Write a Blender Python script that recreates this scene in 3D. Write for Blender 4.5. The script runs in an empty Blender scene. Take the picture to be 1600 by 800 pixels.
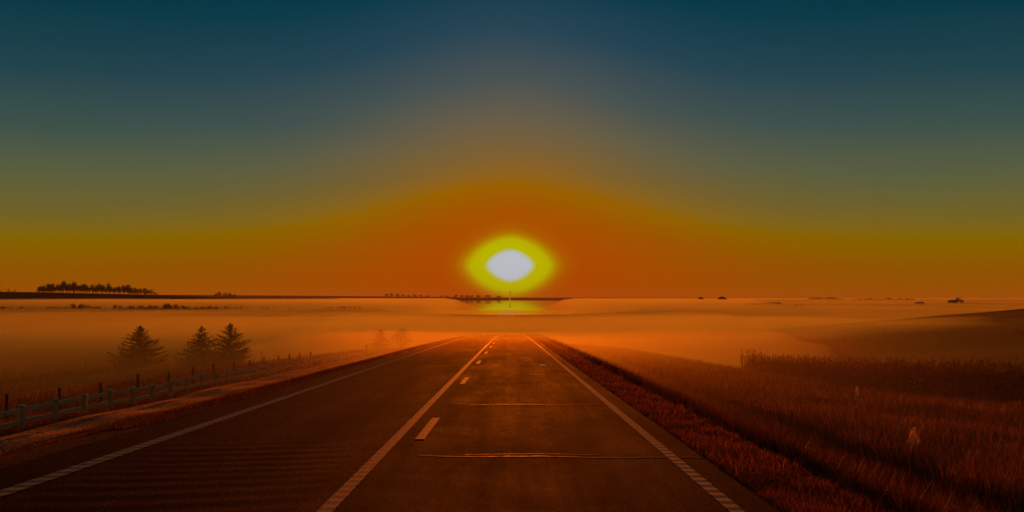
import bpy, math, random
import numpy as np
from mathutils import Vector, Matrix

random.seed(7)
RNG = np.random.default_rng(11)
R = math.radians
sc = bpy.context.scene
COL = sc.collection

# ------------------------------------------------------------------ camera
F = 1436.0                       # focal length in photo pixels (1600 wide)
EYE = 1.76
cam_d = bpy.data.cameras.new("camera")
cam = bpy.data.objects.new("camera", cam_d)
COL.objects.link(cam)
cam_d.sensor_width = 36.0
cam_d.lens = 36.0 * F / 1600.0
cam_d.clip_start = 0.1
cam_d.clip_end = 30000
cam.location = (0, 0, EYE)
cam.rotation_euler = (R(90) + math.atan(65 / F), 0, -math.atan(3 / F))
sc.camera = cam

# ------------------------------------------------------------------ render settings
sc.view_settings.view_transform = 'Standard'
sc.view_settings.look = 'None'
sc.view_settings.exposure = 0.0
sc.view_settings.gamma = 1.0
sc.cycles.use_denoising = True
sc.cycles.max_bounces = 8
sc.cycles.volume_bounces = 6
sc.cycles.transparent_max_bounces = 12
sc.cycles.sample_clamp_indirect = 4.0
sc.cycles.sample_clamp_direct = 4.0

SUN_EL = 2.0
SUN_STRENGTH = 2.7
SUN_COLOR = (1.0, 0.145, 0.0)


def lin(c):
    return tuple((v / 255 / 12.92) if v <= 10 else ((v / 255 + 0.055) / 1.055) ** 2.4 for v in c)


# ------------------------------------------------------------------ sky (world)
def build_world():
    w = bpy.data.worlds.new("World")
    sc.world = w
    w.use_nodes = True
    nt = w.node_tree
    nt.nodes.clear()
    L = nt.links

    def val(v):
        n = nt.nodes.new('ShaderNodeValue'); n.outputs[0].default_value = v; return n.outputs[0]

    def M(op, a, b=None, c=None, clamp=False):
        n = nt.nodes.new('ShaderNodeMath'); n.operation = op; n.use_clamp = clamp
        for i, v in enumerate((a, b, c)):
            if v is None:
                continue
            if isinstance(v, (int, float)):
                n.inputs[i].default_value = v
            else:
                L.new(v, n.inputs[i])
        return n.outputs[0]

    def ramp(fac, stops):
        n = nt.nodes.new('ShaderNodeValToRGB')
        cr = n.color_ramp
        cr.interpolation = 'LINEAR'
        while len(cr.elements) < len(stops):
            cr.elements.new(0.5)
        for e, (p, c) in zip(cr.elements, stops):
            e.position = p
            e.color = (*c, 1)
        L.new(fac, n.inputs[0])
        return n.outputs[0]

    def mix(fac, a, b, mode='MIX'):
        n = nt.nodes.new('ShaderNodeMix'); n.data_type = 'RGBA'; n.blend_type = mode
        n.clamp_factor = True
        for sock, v in ((n.inputs[0], fac), (n.inputs[6], a), (n.inputs[7], b)):
            if isinstance(v, (int, float)):
                sock.default_value = v
            elif isinstance(v, tuple):
                sock.default_value = (*v, 1)
            else:
                L.new(v, sock)
        return n.outputs[2]

    tc = nt.nodes.new('ShaderNodeTexCoord')
    sep = nt.nodes.new('ShaderNodeSeparateXYZ')
    L.new(tc.outputs['Generated'], sep.inputs[0])
    x, y, z = sep.outputs
    deg = 180 / math.pi
    az = M('MULTIPLY', M('ARCTAN2', x, y), deg)
    el = M('MULTIPLY', M('ARCSINE', M('MINIMUM', M('MAXIMUM', z, -1.0), 1.0)), deg)

    def gauss(v, s):
        q = M('DIVIDE', v, s)
        return M('EXPONENT', M('MULTIPLY', M('MULTIPLY', q, q), -1.0))

    # the warm band rises in a dome above the sun; slow unevenness of the thin high haze
    nz = nt.nodes.new('ShaderNodeTexNoise'); nz.inputs['Scale'].default_value = 5.0; nz.inputs['Detail'].default_value = 3.0
    mp = nt.nodes.new('ShaderNodeMapping'); mp.inputs['Scale'].default_value = (1, 1, 5)
    L.new(tc.outputs['Generated'], mp.inputs[0]); L.new(mp.outputs[0], nz.inputs['Vector'])
    wob = M('MULTIPLY', M('SUBTRACT', nz.outputs[0], 0.5), 0.7)
    bump = M('ADD', M('MULTIPLY', gauss(az, 22.0), 1.3), M('MULTIPLY', gauss(az, 9.5), 2.8))
    ee = M('ADD', M('SUBTRACT', el, bump), wob)
    t = M('DIVIDE', M('ADD', ee, 5.0), 45.0, clamp=True)
    P = lambda e: (e + 5.0) / 45.0
    base = ramp(t, [
        (P(-4.0), lin((150, 68, 0))),
        (P(-1.0), lin((148, 76, 0))),
        (P(1.2), lin((142, 84, 0))),
        (P(2.9), lin((131, 99, 0))),
        (P(3.5), lin((124, 100, 22))),
        (P(4.7), lin((107, 98, 42))),
        (P(6.8), lin((86, 94, 64))),
        (P(9.2), lin((59, 82, 74))),
        (P(12.5), lin((28, 67, 76))),
        (P(15.8), lin((1, 57, 70))),
        (P(24), lin((0, 42, 56))),
        (P(39), lin((0, 27, 40))),
    ])
    # more red toward the sun
    d2 = M('SQRT', M('ADD', M('MULTIPLY', az, az), M('MULTIPLY', M('SUBTRACT', el, 4.0), M('SUBTRACT', el, 4.0))))
    g = gauss(d2, 13.0)
    base = mix(g, base, (1.42, 0.95, 1.25), 'MULTIPLY')
    hi = M('DIVIDE', M('SUBTRACT', el, 7.0), 8.0, clamp=True)
    base = mix(M('MULTIPLY', gauss(az, 24.0), hi), base, (1.3, 1.08, 1.14), 'MULTIPLY')
    # deep orange close to the horizon under the sun
    g2 = M('MULTIPLY', gauss(az, 9.0), gauss(M('ADD', el, 0.3), 2.2))
    base = mix(M('MULTIPLY', g2, 0.5), base, lin((168, 68, 0)))
    # the sky opposite the sunrise is dimmer
    far = M('SMOOTHSTEP', 40, 150, 1) if False else None
    aa = M('DIVIDE', M('SUBTRACT', M('ABSOLUTE', az), 35.0), 110.0, clamp=True)
    dim = M('SUBTRACT', 1.0, M('MULTIPLY', aa, 0.55))
    comb = nt.nodes.new('ShaderNodeCombineColor')
    for i in range(3):
        L.new(dim, comb.inputs[i])
    base = mix(1.0, base, comb.outputs[0], 'MULTIPLY')
    # sun and its aureole, wider than high
    px, py, pp = 2.75, 1.86, 1.62
    qx = M('POWER', M('DIVIDE', M('ABSOLUTE', az), px), pp)
    qy = M('POWER', M('DIVIDE', M('ABSOLUTE', M('SUBTRACT', el, SUN_EL)), py), pp)
    r = M('POWER', M('ADD', qx, qy), 1 / pp)
    ring = ramp(M('DIVIDE', r, 2.0, clamp=True), [
        (0.37, (1, 1, 1)), (0.44, (0.93, 0.93, 0.93)), (0.49, (0.6, 0.6, 0.6)), (0.55, (0.25, 0.25, 0.25)), (0.64, (0.06, 0.06, 0.06)), (0.8, (0, 0, 0))])
    base = mix(ring, base, lin((184, 180, 0)))
    core = ramp(M('DIVIDE', r, 2.0, clamp=True), [(0.215, (1, 1, 1)), (0.295, (0, 0, 0))])
    base = mix(core, base, lin((186, 192, 199)))
    bg = nt.nodes.new('ShaderNodeBackground')
    bg.inputs[1].default_value = 1.0
    L.new(base, bg.inputs[0])
    out = nt.nodes.new('ShaderNodeOutputWorld')
    L.new(bg.outputs[0], out.inputs[0])
    w.cycles.sampling_method = 'MANUAL'
    w.cycles.sample_map_resolution = 2048


build_world()

sun_d = bpy.data.lights.new("sun", 'SUN')
sun_d.energy = SUN_STRENGTH
sun_d.angle = R(0.5)
sun_d.color = SUN_COLOR
sun = bpy.data.objects.new("sun", sun_d)
COL.objects.link(sun)
sun.rotation_euler = Vector((0, -math.cos(R(SUN_EL)), -math.sin(R(SUN_EL)))).to_track_quat('-Z', 'Y').to_euler()

# ------------------------------------------------------------------ helpers


def tag(o, label=None, cat=None, group=None, kind=None):
    if label: o['label'] = label
    if cat: o['category'] = cat
    if group: o['group'] = group
    if kind: o['kind'] = kind
    return o


def np_mesh(name, verts, faces, mats=(), smooth=False):
    """verts (n,3); faces: list of int arrays, each (m,k)"""
    me = bpy.data.meshes.new(name)
    v = np.ascontiguousarray(verts, dtype=np.float32)
    me.vertices.add(len(v))
    me.vertices.foreach_set('co', v.ravel())
    if isinstance(faces, np.ndarray):
        faces = [faces]
    faces = [np.asarray(f, dtype=np.int32) for f in faces if len(f)]
    idx = np.concatenate([f.ravel() for f in faces])
    tot = np.concatenate([np.full(len(f), f.shape[1], dtype=np.int32) for f in faces])
    start = np.concatenate([[0], np.cumsum(tot)[:-1]]).astype(np.int32)
    me.loops.add(len(idx))
    me.loops.foreach_set('vertex_index', idx)
    me.polygons.add(len(tot))
    me.polygons.foreach_set('loop_start', start)
    me.polygons.foreach_set('loop_total', tot)
    me.polygons.foreach_set('use_smooth', np.full(len(tot), bool(smooth), dtype=bool))
    for m in mats:
        me.materials.append(m)
    me.update(calc_edges=True)
    me.validate()
    return me


def obj(name, me, parent=None, loc=(0, 0, 0)):
    o = bpy.data.objects.new(name, me)
    COL.objects.link(o)
    o.location = loc
    if parent is not None:
        o.parent = parent
    return o


def empty(name, loc, rz=0):
    o = bpy.data.objects.new(name, None)
    COL.objects.link(o)
    o.empty_display_size = 0.1
    o.location = loc
    o.rotation_euler = (0, 0, rz)
    return o


class MB:
    """collects simple solids"""

    def __init__(self):
        self.v, self.q, self.t = [], [], []

    def box(self, x0, x1, y0, y1, z0, z1, jit=0.0):
        b = len(self.v)
        for z in (z0, z1):
            for (x, y) in ((x0, y0), (x1, y0), (x1, y1), (x0, y1)):
                self.v.append((x + random.uniform(-jit, jit), y + random.uniform(-jit, jit), z + random.uniform(-jit, jit)))
        for f in ((0, 3, 2, 1), (4, 5, 6, 7), (0, 1, 5, 4), (1, 2, 6, 5), (2, 3, 7, 6), (3, 0, 4, 7)):
            self.q.append([b + i for i in f])
        return self

    def tube(self, pts, rads, n=8, cap=True):
        b = len(self.v)
        for k, (p, r) in enumerate(zip(pts, rads)):
            p = Vector(p)
            d = Vector(pts[min(k + 1, len(pts) - 1)]) - Vector(pts[max(k - 1, 0)])
            d.normalize()
            a = d.cross(Vector((0, 1, 0.3))).normalized()
            c = d.cross(a).normalized()
            for i in range(n):
                th = 2 * math.pi * i / n
                self.v.append(tuple(p + a * (r * math.cos(th)) + c * (r * math.sin(th))))
        for k in range(len(pts) - 1):
            for i in range(n):
                j = (i + 1) % n
                self.q.append([b + k * n + i, b + k * n + j, b + (k + 1) * n + j, b + (k + 1) * n + i])
        if cap:
            for k, flip in ((0, True), (len(pts) - 1, False)):
                c = len(self.v)
                self.v.append(tuple(pts[k]))
                for i in range(n):
                    j = (i + 1) % n
                    f = [b + k * n + i, b + k * n + j, c]
                    self.t.append(f[::-1] if flip else f)
        return self

    def quad(self, a, b, c, d):
        n = len(self.v)
        self.v += [a, b, c, d]
        self.q.append([n, n + 1, n + 2, n + 3])

    def tri(self, a, b, c):
        n = len(self.v)
        self.v += [a, b, c]
        self.t.append([n, n + 1, n + 2])

    def mesh(self, name, mats, smooth=False):
        fs = []
        if self.q: fs.append(np.array(self.q))
        if self.t: fs.append(np.array(self.t))
        return np_mesh(name, np.array(self.v), fs, mats, smooth)

    def build(self, name, mat, parent=None, loc=(0, 0, 0), smooth=False):
        return obj(name, self.mesh(name, [mat], smooth), parent, loc)


# ------------------------------------------------------------------ materials
def nodes_of(name):
    m = bpy.data.materials.new(name)
    m.use_nodes = True
    nt = m.node_tree
    b = nt.nodes['Principled BSDF']
    return m, nt, b


def noise(nt, scale, detail=4, rough=0.6, stretch=None, coord='Object', dist=0.0):
    tc = nt.nodes.new('ShaderNodeTexCoord')
    n = nt.nodes.new('ShaderNodeTexNoise')
    n.inputs['Scale'].default_value = scale
    n.inputs['Detail'].default_value = detail
    n.inputs['Roughness'].default_value = rough
    n.inputs['Distortion'].default_value = dist
    if stretch:
        mp = nt.nodes.new('ShaderNodeMapping')
        mp.inputs['Scale'].default_value = stretch
        nt.links.new(tc.outputs[coord], mp.inputs[0])
        nt.links.new(mp.outputs[0], n.inputs['Vector'])
    else:
        nt.links.new(tc.outputs[coord], n.inputs['Vector'])
    return n.outputs[0]


def cramp(nt, fac, stops):
    n = nt.nodes.new('ShaderNodeValToRGB')
    cr = n.color_ramp
    while len(cr.elements) < len(stops):
        cr.elements.new(0.5)
    for e, (p, c) in zip(cr.elements, stops):
        e.position = p
        e.color = (c, c, c, 1) if isinstance(c, (int, float)) else (*c, 1)
    nt.links.new(fac, n.inputs[0])
    return n.outputs[0]


def bump(nt, b, height, strength, dist):
    n = nt.nodes.new('ShaderNodeBump')
    n.inputs['Strength'].default_value = strength
    n.inputs['Distance'].default_value = dist
    nt.links.new(height, n.inputs['Height'])
    nt.links.new(n.outputs[0], b.inputs['Normal'])
    return n


def mmath(nt, op, a, b_):
    n = nt.nodes.new('ShaderNodeMath'); n.operation = op
    for i, v in enumerate((a, b_)):
        if isinstance(v, (int, float)): n.inputs[i].default_value = v
        else: nt.links.new(v, n.inputs[i])
    return n.outputs[0]


def simple_mat(name, c0, c1, scale=3.0, rough=0.8, stretch=None, bmp=0.3, bdist=0.02, spec=0.3, coord='Object'):
    m, nt, b = nodes_of(name)
    n = noise(nt, scale, 5, 0.65, stretch, coord)
    nt.links.new(cramp(nt, n, [(0.3, c0), (0.7, c1)]), b.inputs['Base Color'])
    b.inputs['Roughness'].default_value = rough
    b.inputs['Specular IOR Level'].default_value = spec
    if bmp:
        bump(nt, b, n, bmp, bdist)
    return m


def leaf_mat(name, c0, c1, trans=0.45, scale=2.0, rough=0.55, spec=0.3, seed_island=True):
    m, nt, b = nodes_of(name)
    if seed_island:
        g = nt.nodes.new('ShaderNodeNewGeometry')
        f = g.outputs['Random Per Island']
    else:
        f = noise(nt, scale, 3)
    mid = tuple(a * 0.55 + b_ * 0.45 for a, b_ in zip(c0, c1))
    hi = tuple(min(0.8, v * 1.5) for v in c1)
    col = cramp(nt, f, [(0.0, c0), (0.6, mid), (0.85, c1), (1.0, hi)])
    nt.links.new(col, b.inputs['Base Color'])
    b.inputs['Roughness'].default_value = rough
    b.inputs['Specular IOR Level'].default_value = spec
    tr = nt.nodes.new('ShaderNodeBsdfTranslucent')
    nt.links.new(col, tr.inputs[0])
    mx = nt.nodes.new('ShaderNodeMixShader')
    mx.inputs[0].default_value = trans
    nt.links.new(b.outputs[0], mx.inputs[1])
    nt.links.new(tr.outputs[0], mx.inputs[2])
    nt.links.new(mx.outputs[0], nt.nodes['Material Output'].inputs[0])
    return m


def asphalt_mat():
    m, nt, b = nodes_of('asphalt')
    tc = nt.nodes.new('ShaderNodeTexCoord')
    vo = nt.nodes.new('ShaderNodeTexVoronoi')
    vo.inputs['Scale'].default_value = 62.0
    nt.links.new(tc.outputs['Object'], vo.inputs['Vector'])
    sepc = nt.nodes.new('ShaderNodeSeparateColor')
    nt.links.new(vo.outputs['Color'], sepc.inputs[0])
    stone_sparkle = cramp(nt, sepc.outputs[0], [(0.0, (0.014, 0.006, 0.004)), (0.55, (0.036, 0.016, 0.010)), (0.86, (0.075, 0.036, 0.022)), (1.0, (0.30, 0.17, 0.11))])  # aggregate tones; the palest grains paint sparkle into the colour
    big = noise(nt, 1.0, 6, 0.65, (1.3, 0.10, 1))
    patch = noise(nt, 0.45, 6, 0.75, None, 'Object', 0.6)
    f = mmath(nt, 'ADD', mmath(nt, 'MULTIPLY', big, 0.55), mmath(nt, 'MULTIPLY', patch, 0.45))
    worn = cramp(nt, f, [(0.36, 0.3), (0.5, 0.6), (0.66, 1.5)])
    mx = nt.nodes.new('ShaderNodeMix'); mx.data_type = 'RGBA'; mx.blend_type = 'MULTIPLY'
    mx.inputs[0].default_value = 1.0
    nt.links.new(stone_sparkle, mx.inputs[6]); nt.links.new(worn, mx.inputs[7])
    nt.links.new(mx.outputs[2], b.inputs['Base Color'])
    nt.links.new(cramp(nt, f, [(0.38, 0.98), (0.7, 0.74)]), b.inputs['Roughness'])
    b.inputs['Specular IOR Level'].default_value = 0.014
    b.inputs['Specular Tint'].default_value = (1.0, 0.6, 0.4, 1)
    g2 = noise(nt, 38.0, 3, 0.7)
    bump(nt, b, mmath(nt, 'ADD', vo.outputs['Distance'], g2), 1.0, 0.012)
    return m


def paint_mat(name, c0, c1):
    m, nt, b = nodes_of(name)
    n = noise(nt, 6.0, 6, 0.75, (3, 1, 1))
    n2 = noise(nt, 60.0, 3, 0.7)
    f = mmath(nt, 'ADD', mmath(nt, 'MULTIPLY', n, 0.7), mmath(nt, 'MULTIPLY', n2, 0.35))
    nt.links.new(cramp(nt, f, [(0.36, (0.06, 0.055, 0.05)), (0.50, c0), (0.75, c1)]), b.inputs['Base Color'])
    b.inputs['Roughness'].default_value = 0.7
    b.inputs['Specular IOR Level'].default_value = 0.3
    bump(nt, b, n2, 0.5, 0.006)
    return m


def terrain_mat():
    m, nt, b = nodes_of('meadow_soil')
    n1 = noise(nt, 0.05, 6, 0.65)
    n2 = noise(nt, 1.3, 6, 0.75)
    f = mmath(nt, 'ADD', mmath(nt, 'MULTIPLY', n1, 0.6), mmath(nt, 'MULTIPLY', n2, 0.4))
    nt.links.new(cramp(nt, f, [(0.3, (0.022, 0.011, 0.005)), (0.55, (0.045, 0.022, 0.008)), (0.75, (0.075, 0.036, 0.012))]), b.inputs['Base Color'])
    b.inputs['Roughness'].default_value = 0.95
    b.inputs['Specular IOR Level'].default_value = 0.05
    bump(nt, b, n2, 0.8, 0.25)
    return m


M_ASPH = asphalt_mat()
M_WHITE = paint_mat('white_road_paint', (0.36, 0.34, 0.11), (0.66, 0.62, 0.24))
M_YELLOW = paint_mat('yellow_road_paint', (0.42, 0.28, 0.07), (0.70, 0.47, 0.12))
M_TERR = terrain_mat()
M_GRAVEL = simple_mat('pale_gravel', (0.22, 0.17, 0.085), (0.44, 0.34, 0.17), 14.0, 0.9, None, 0.9, 0.05)
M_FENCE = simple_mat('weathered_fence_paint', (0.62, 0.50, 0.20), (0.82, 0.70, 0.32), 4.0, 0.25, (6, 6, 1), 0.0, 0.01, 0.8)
M_POST = simple_mat('dark_weathered_wood', (0.05, 0.035, 0.025), (0.11, 0.08, 0.05), 8.0, 0.85, (5, 5, 0.6), 0.5, 0.02)
M_BARK = simple_mat('bark', (0.03, 0.022, 0.015), (0.075, 0.055, 0.04), 6.0, 0.9, (4, 4, 0.6), 0.7, 0.05)
M_TAR = simple_mat('crack_sealing_tar', (0.012, 0.012, 0.012), (0.10, 0.07, 0.05), 20.0, 0.62, None, 0.4, 0.004, 0.25)
M_WALL = simple_mat('weathered_barn_wall', (0.16, 0.06, 0.05), (0.26, 0.11, 0.08), 2.0, 0.8)
M_HWALL = simple_mat('house_siding', (0.4, 0.38, 0.35), (0.55, 0.53, 0.5), 2.0, 0.8)
M_ROOF = simple_mat('grey_roofing', (0.07, 0.07, 0.07), (0.14, 0.13, 0.13), 2.0, 0.7)
M_STEEL = simple_mat('painted_steel', (0.35, 0.36, 0.37), (0.5, 0.5, 0.5), 2.0, 0.45)
M_STONE = simple_mat('pale_stone', (0.4, 0.37, 0.32), (0.6, 0.56, 0.5), 12.0, 0.7)
M_SPRUCE = leaf_mat('spruce_needles', (0.012, 0.022, 0.012), (0.035, 0.055, 0.025), 0.15)
M_LEAF = leaf_mat('tree_foliage', (0.02, 0.03, 0.01), (0.06, 0.07, 0.02), 0.3)
M_CORN = leaf_mat('dry_corn_leaves', (0.05, 0.018, 0.005), (0.20, 0.08, 0.025), 0.4, rough=0.6, spec=0.15)
M_GRASS_DRY = leaf_mat('tall_dry_grass', (0.08, 0.028, 0.007), (0.36, 0.14, 0.04), 0.5)
M_GRASS_MOWN = leaf_mat('mown_verge_grass', (0.07, 0.024, 0.006), (0.48, 0.17, 0.05), 0.6)
M_GRASS_BANK = leaf_mat('red_bank_grass', (0.04, 0.012, 0.003), (0.22, 0.075, 0.022), 0.5)
M_GRASS_DARK = leaf_mat('dark_slope_grass', (0.05, 0.018, 0.005), (0.20, 0.075, 0.022), 0.5)
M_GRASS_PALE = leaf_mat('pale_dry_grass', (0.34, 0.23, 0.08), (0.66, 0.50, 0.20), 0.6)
M_PLUME = leaf_mat('pale_seed_plume', (0.55, 0.38, 0.18), (0.85, 0.66, 0.38), 0.6)
M_REFL = simple_mat('white_reflector', (0.75, 0.75, 0.72), (0.85, 0.85, 0.82), 2.0, 0.2, None, 0, 0, 0.6)


# ------------------------------------------------------------------ terrain height
def sstep(t):
    t = np.clip(t, 0, 1)
    return t * t * (3 - 2 * t)


def zr(y):
    y = np.asarray(y, dtype=float)
    a = -0.0258 * y
    b = np.clip(y - 55, 0, 215)
    z = a - 4.86e-5 * b * b
    z = z - np.clip(y - 270, 0, None) * (2 * 4.86e-5 * 215)
    return np.where(z < -11.0, -11.0 - 2.5 * (1 - np.exp(-(-11.0 - z) / 2.5)), z)


LX = [-24.0, -23.0, -17.3, -17.0, -15.0, -14.6, -9.0, -7.2, -6.1]
LZ = [-3.05, -2.95, -2.24, -2.16, -2.06, -2.06, -0.75, -0.16, -0.02]
RX = [2.67, 3.9, 6.0, 8.5, 12.0, 18.0, 27.0]
RZ = [-0.02, -0.12, -1.25, -2.0, -2.25, -2.62, -2.85]
VLY = [-80, 0, 60, 100, 155, 250, 300, 450, 800, 1000, 1250]
VLZ = [-2.5, -5.0, -7.0, -8.3, -10.1, -13.0, -14.0, -14.0, -10.5, -8.5, -6.0]
VRY = [-80, 0, 48, 80, 120, 170, 205, 300, 450, 700, 1000, 1250]
VRZ = [-0.5, -1.7, -4.1, -5.75, -8.2, -10.7, -11.6, -13.0, -13.2, -9.0, -6.5, -5.5]
LAKE_Z = -8.0
LAKE = [(-12, 520), (-80, 640), (-165, 1030), (-240, 1545), (-460, 3090), (-760, 5000),
        (760, 5000), (460, 3090), (240, 1545), (165, 1030), (80, 640), (12, 520)]


def height(x, y):
    x = np.asarray(x, float); y = np.asarray(y, float)
    zroad = zr(y)
    left = zroad + np.interp(x, LX, LZ)
    vl = np.interp(y, VLY, VLZ)
    left = left + (vl - left) * sstep((-24.0 - x) / 28.0)
    right = zroad + np.interp(x, RX, RZ)
    vr = np.interp(y, VRY, VRZ)
    rise = 0.088 * np.clip(x - 46, 0, 150) * sstep((y - 40) / 110.0) * (1 - sstep((y - 300) / 130.0))
    hillr = vr + rise
    right = right + (hillr - right) * sstep((x - 17.0) / 8.0)
    z = np.where(x < -1.7, left, right)
    # far country
    px = x / np.maximum(y, 1.0) * F        # direction, only used to place ridges across the valley
    tfar = sstep((y - 1000) / 900.0)
    plain = np.interp(y, [1000, 1500, 2500, 4500, 6000], [-7.0, -4.5, -4.0, -6.5, -5.0])
    z = z + (plain - z) * sstep((y - 900) / 300.0)
    # wooded hill on the left, about 1.5 km off
    hl = np.exp(-((y - 1560) / 190.0) ** 2) * np.interp(x, [-2500, -1200, -832, -571, -415, -250], [16.5, 16.5, 16.0, 10.2, 4.6, 0])
    z = z + hl
    # far ridge closing the valley
    rt = np.interp(x, [-6000, -2200, -1100, -300, 0, 600, 1500, 3000, 6000], [26, 20, 12, 6, 3, 2, -1, -2, 0])
    z = z + np.clip(rt - plain, 0, None) * np.exp(-((y - 5600) / 450.0) ** 2)
    # low swell half way, left of centre
    z = z + 6.0 * np.exp(-((y - 2600) / 260.0) ** 2) * np.interp(x, [-1600, -700, -350, -200], [1.0, 1.0, 0.6, 0])
    lw = np.interp(y, [500, 640, 1030, 1545, 3090, 5000, 5100], [14, 84, 172, 250, 480, 790, 60])
    rim = (1 - sstep((np.abs(x) - lw - 14) / 70.0)) * sstep((y - 455) / 45.0) * (1 - sstep((y - 1500) / 300.0))
    z = z + (np.maximum(z, LAKE_Z + 0.5) - z) * rim
    inl = (1 - sstep((np.abs(x) - lw) / (lw * 0.25 + 8))) * sstep((y - 495) / 40.0) * (1 - sstep((y - 5000) / 200.0))
    z = z + (np.minimum(z, LAKE_Z - 0.8) - z) * inl
    # small unevenness away from the road
    away = sstep((np.abs(x + 1.7) - 5.0) / 8.0)
    z = z + away * (0.10 * np.sin(x * 0.37 + y * 0.21) * np.sin(y * 0.17 - x * 0.11) + 0.05 * np.sin(x * 1.1) * np.sin(y * 0.9))
    return z


def hz(x, y):
    return float(height(np.array([x]), np.array([y]))[0])


def build_terrain():
    def spaced(a, b, n, p=2.2):
        return a + (b - a) * np.linspace(0, 1, n) ** p
    xl = -np.concatenate([spaced(24.5, 7000, 90, 3.2)])[::-1]
    xr = np.concatenate([spaced(27.5, 7000, 90, 3.2)])
    mid_l = np.concatenate([np.linspace(-24, -15.0, 19), np.linspace(-14.6, -6.1, 20)])
    mid_r = np.concatenate([np.linspace(2.67, 9, 18), np.linspace(9.5, 27, 30)])
    road = np.array([-6.0, -1.7, 2.55])
    xs = np.concatenate([xl, mid_l, road, mid_r, xr])
    ys = np.concatenate([np.linspace(-90, 4, 20), np.linspace(5, 60, 130), spaced(60.5, 9000, 260, 2.8)])
    X, Y = np.meshgrid(xs, ys)
    Z = height(X, Y)
    under = (X > -6.05) & (X < 2.6)
    Z = np.where(under, zr(Y) - 0.25, Z)
    rough = RNG.normal(0, 1, X.shape) * 0.025 * sstep((np.abs(X + 1.7) - 5.2) / 3)
    gravel = (X > -17.2) & (X < -14.5)
    Z = Z + np.where(gravel, 0, rough)
    nx, ny = len(xs), len(ys)
    idx = np.arange(nx * ny).reshape(ny, nx)
    f = np.stack([idx[:-1, :-1], idx[:-1, 1:], idx[1:, 1:], idx[1:, :-1]], -1).reshape(-1, 4)
    me = np_mesh('terrain', np.stack([X, Y, Z], -1).reshape(-1, 3), f, [M_TERR], True)
    return tag(obj('terrain', me), 'dark grassy land falling from the road into the misty valley', None, None, 'structure')


build_terrain()


# ------------------------------------------------------------------ road
def strip(name, mat, x0, x1, ys, dz, parent, kind=None, ncol=2, zf=None, jit=0.0):
    xs = np.linspace(x0, x1, ncol)
    X, Y = np.meshgrid(xs, ys)
    Z = zr(Y) + dz
    if zf is not None:
        Z = Z + zf(X, Y)
    if jit:
        X[:, 0] += RNG.normal(0, jit, len(ys)); X[:, -1] += RNG.normal(0, jit, len(ys))
    nx, ny = len(xs), len(ys)
    idx = np.arange(nx * ny).reshape(ny, nx)
    f = np.stack([idx[:-1, :-1], idx[:-1, 1:], idx[1:, 1:], idx[1:, :-1]], -1).reshape(-1, 4)
    o = obj(name, np_mesh(name, np.stack([X, Y, Z], -1).reshape(-1, 3), f, [mat], True), parent)
    if kind: tag(o, kind=kind)
    return o


def road_ripple(X, Y):
    m = sstep((X + 5.1) / 0.5) * (1 - sstep((X + 2.6) / 0.9)) * sstep((Y - 6) / 1.5) * (1 - sstep((Y - 12.2) / 2.5))
    w = np.sin(2 * math.pi * (Y - 0.16 * X + 0.10 * np.sin(X * 1.3)) / 0.50 + 0.8 * np.sin(Y * 1.7))
    rut = -0.012 * (np.exp(-((X + 2.6) / 0.35) ** 2) + np.exp(-((X + 4.3) / 0.35) ** 2) + np.exp(-((X - 1.1) / 0.35) ** 2) + np.exp(-((X + 0.7) / 0.35) ** 2))
    return 0.0052 * m * w * (0.85 + 0.15 * np.sin(Y * 1.9 + X)) + rut * 0.4


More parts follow.
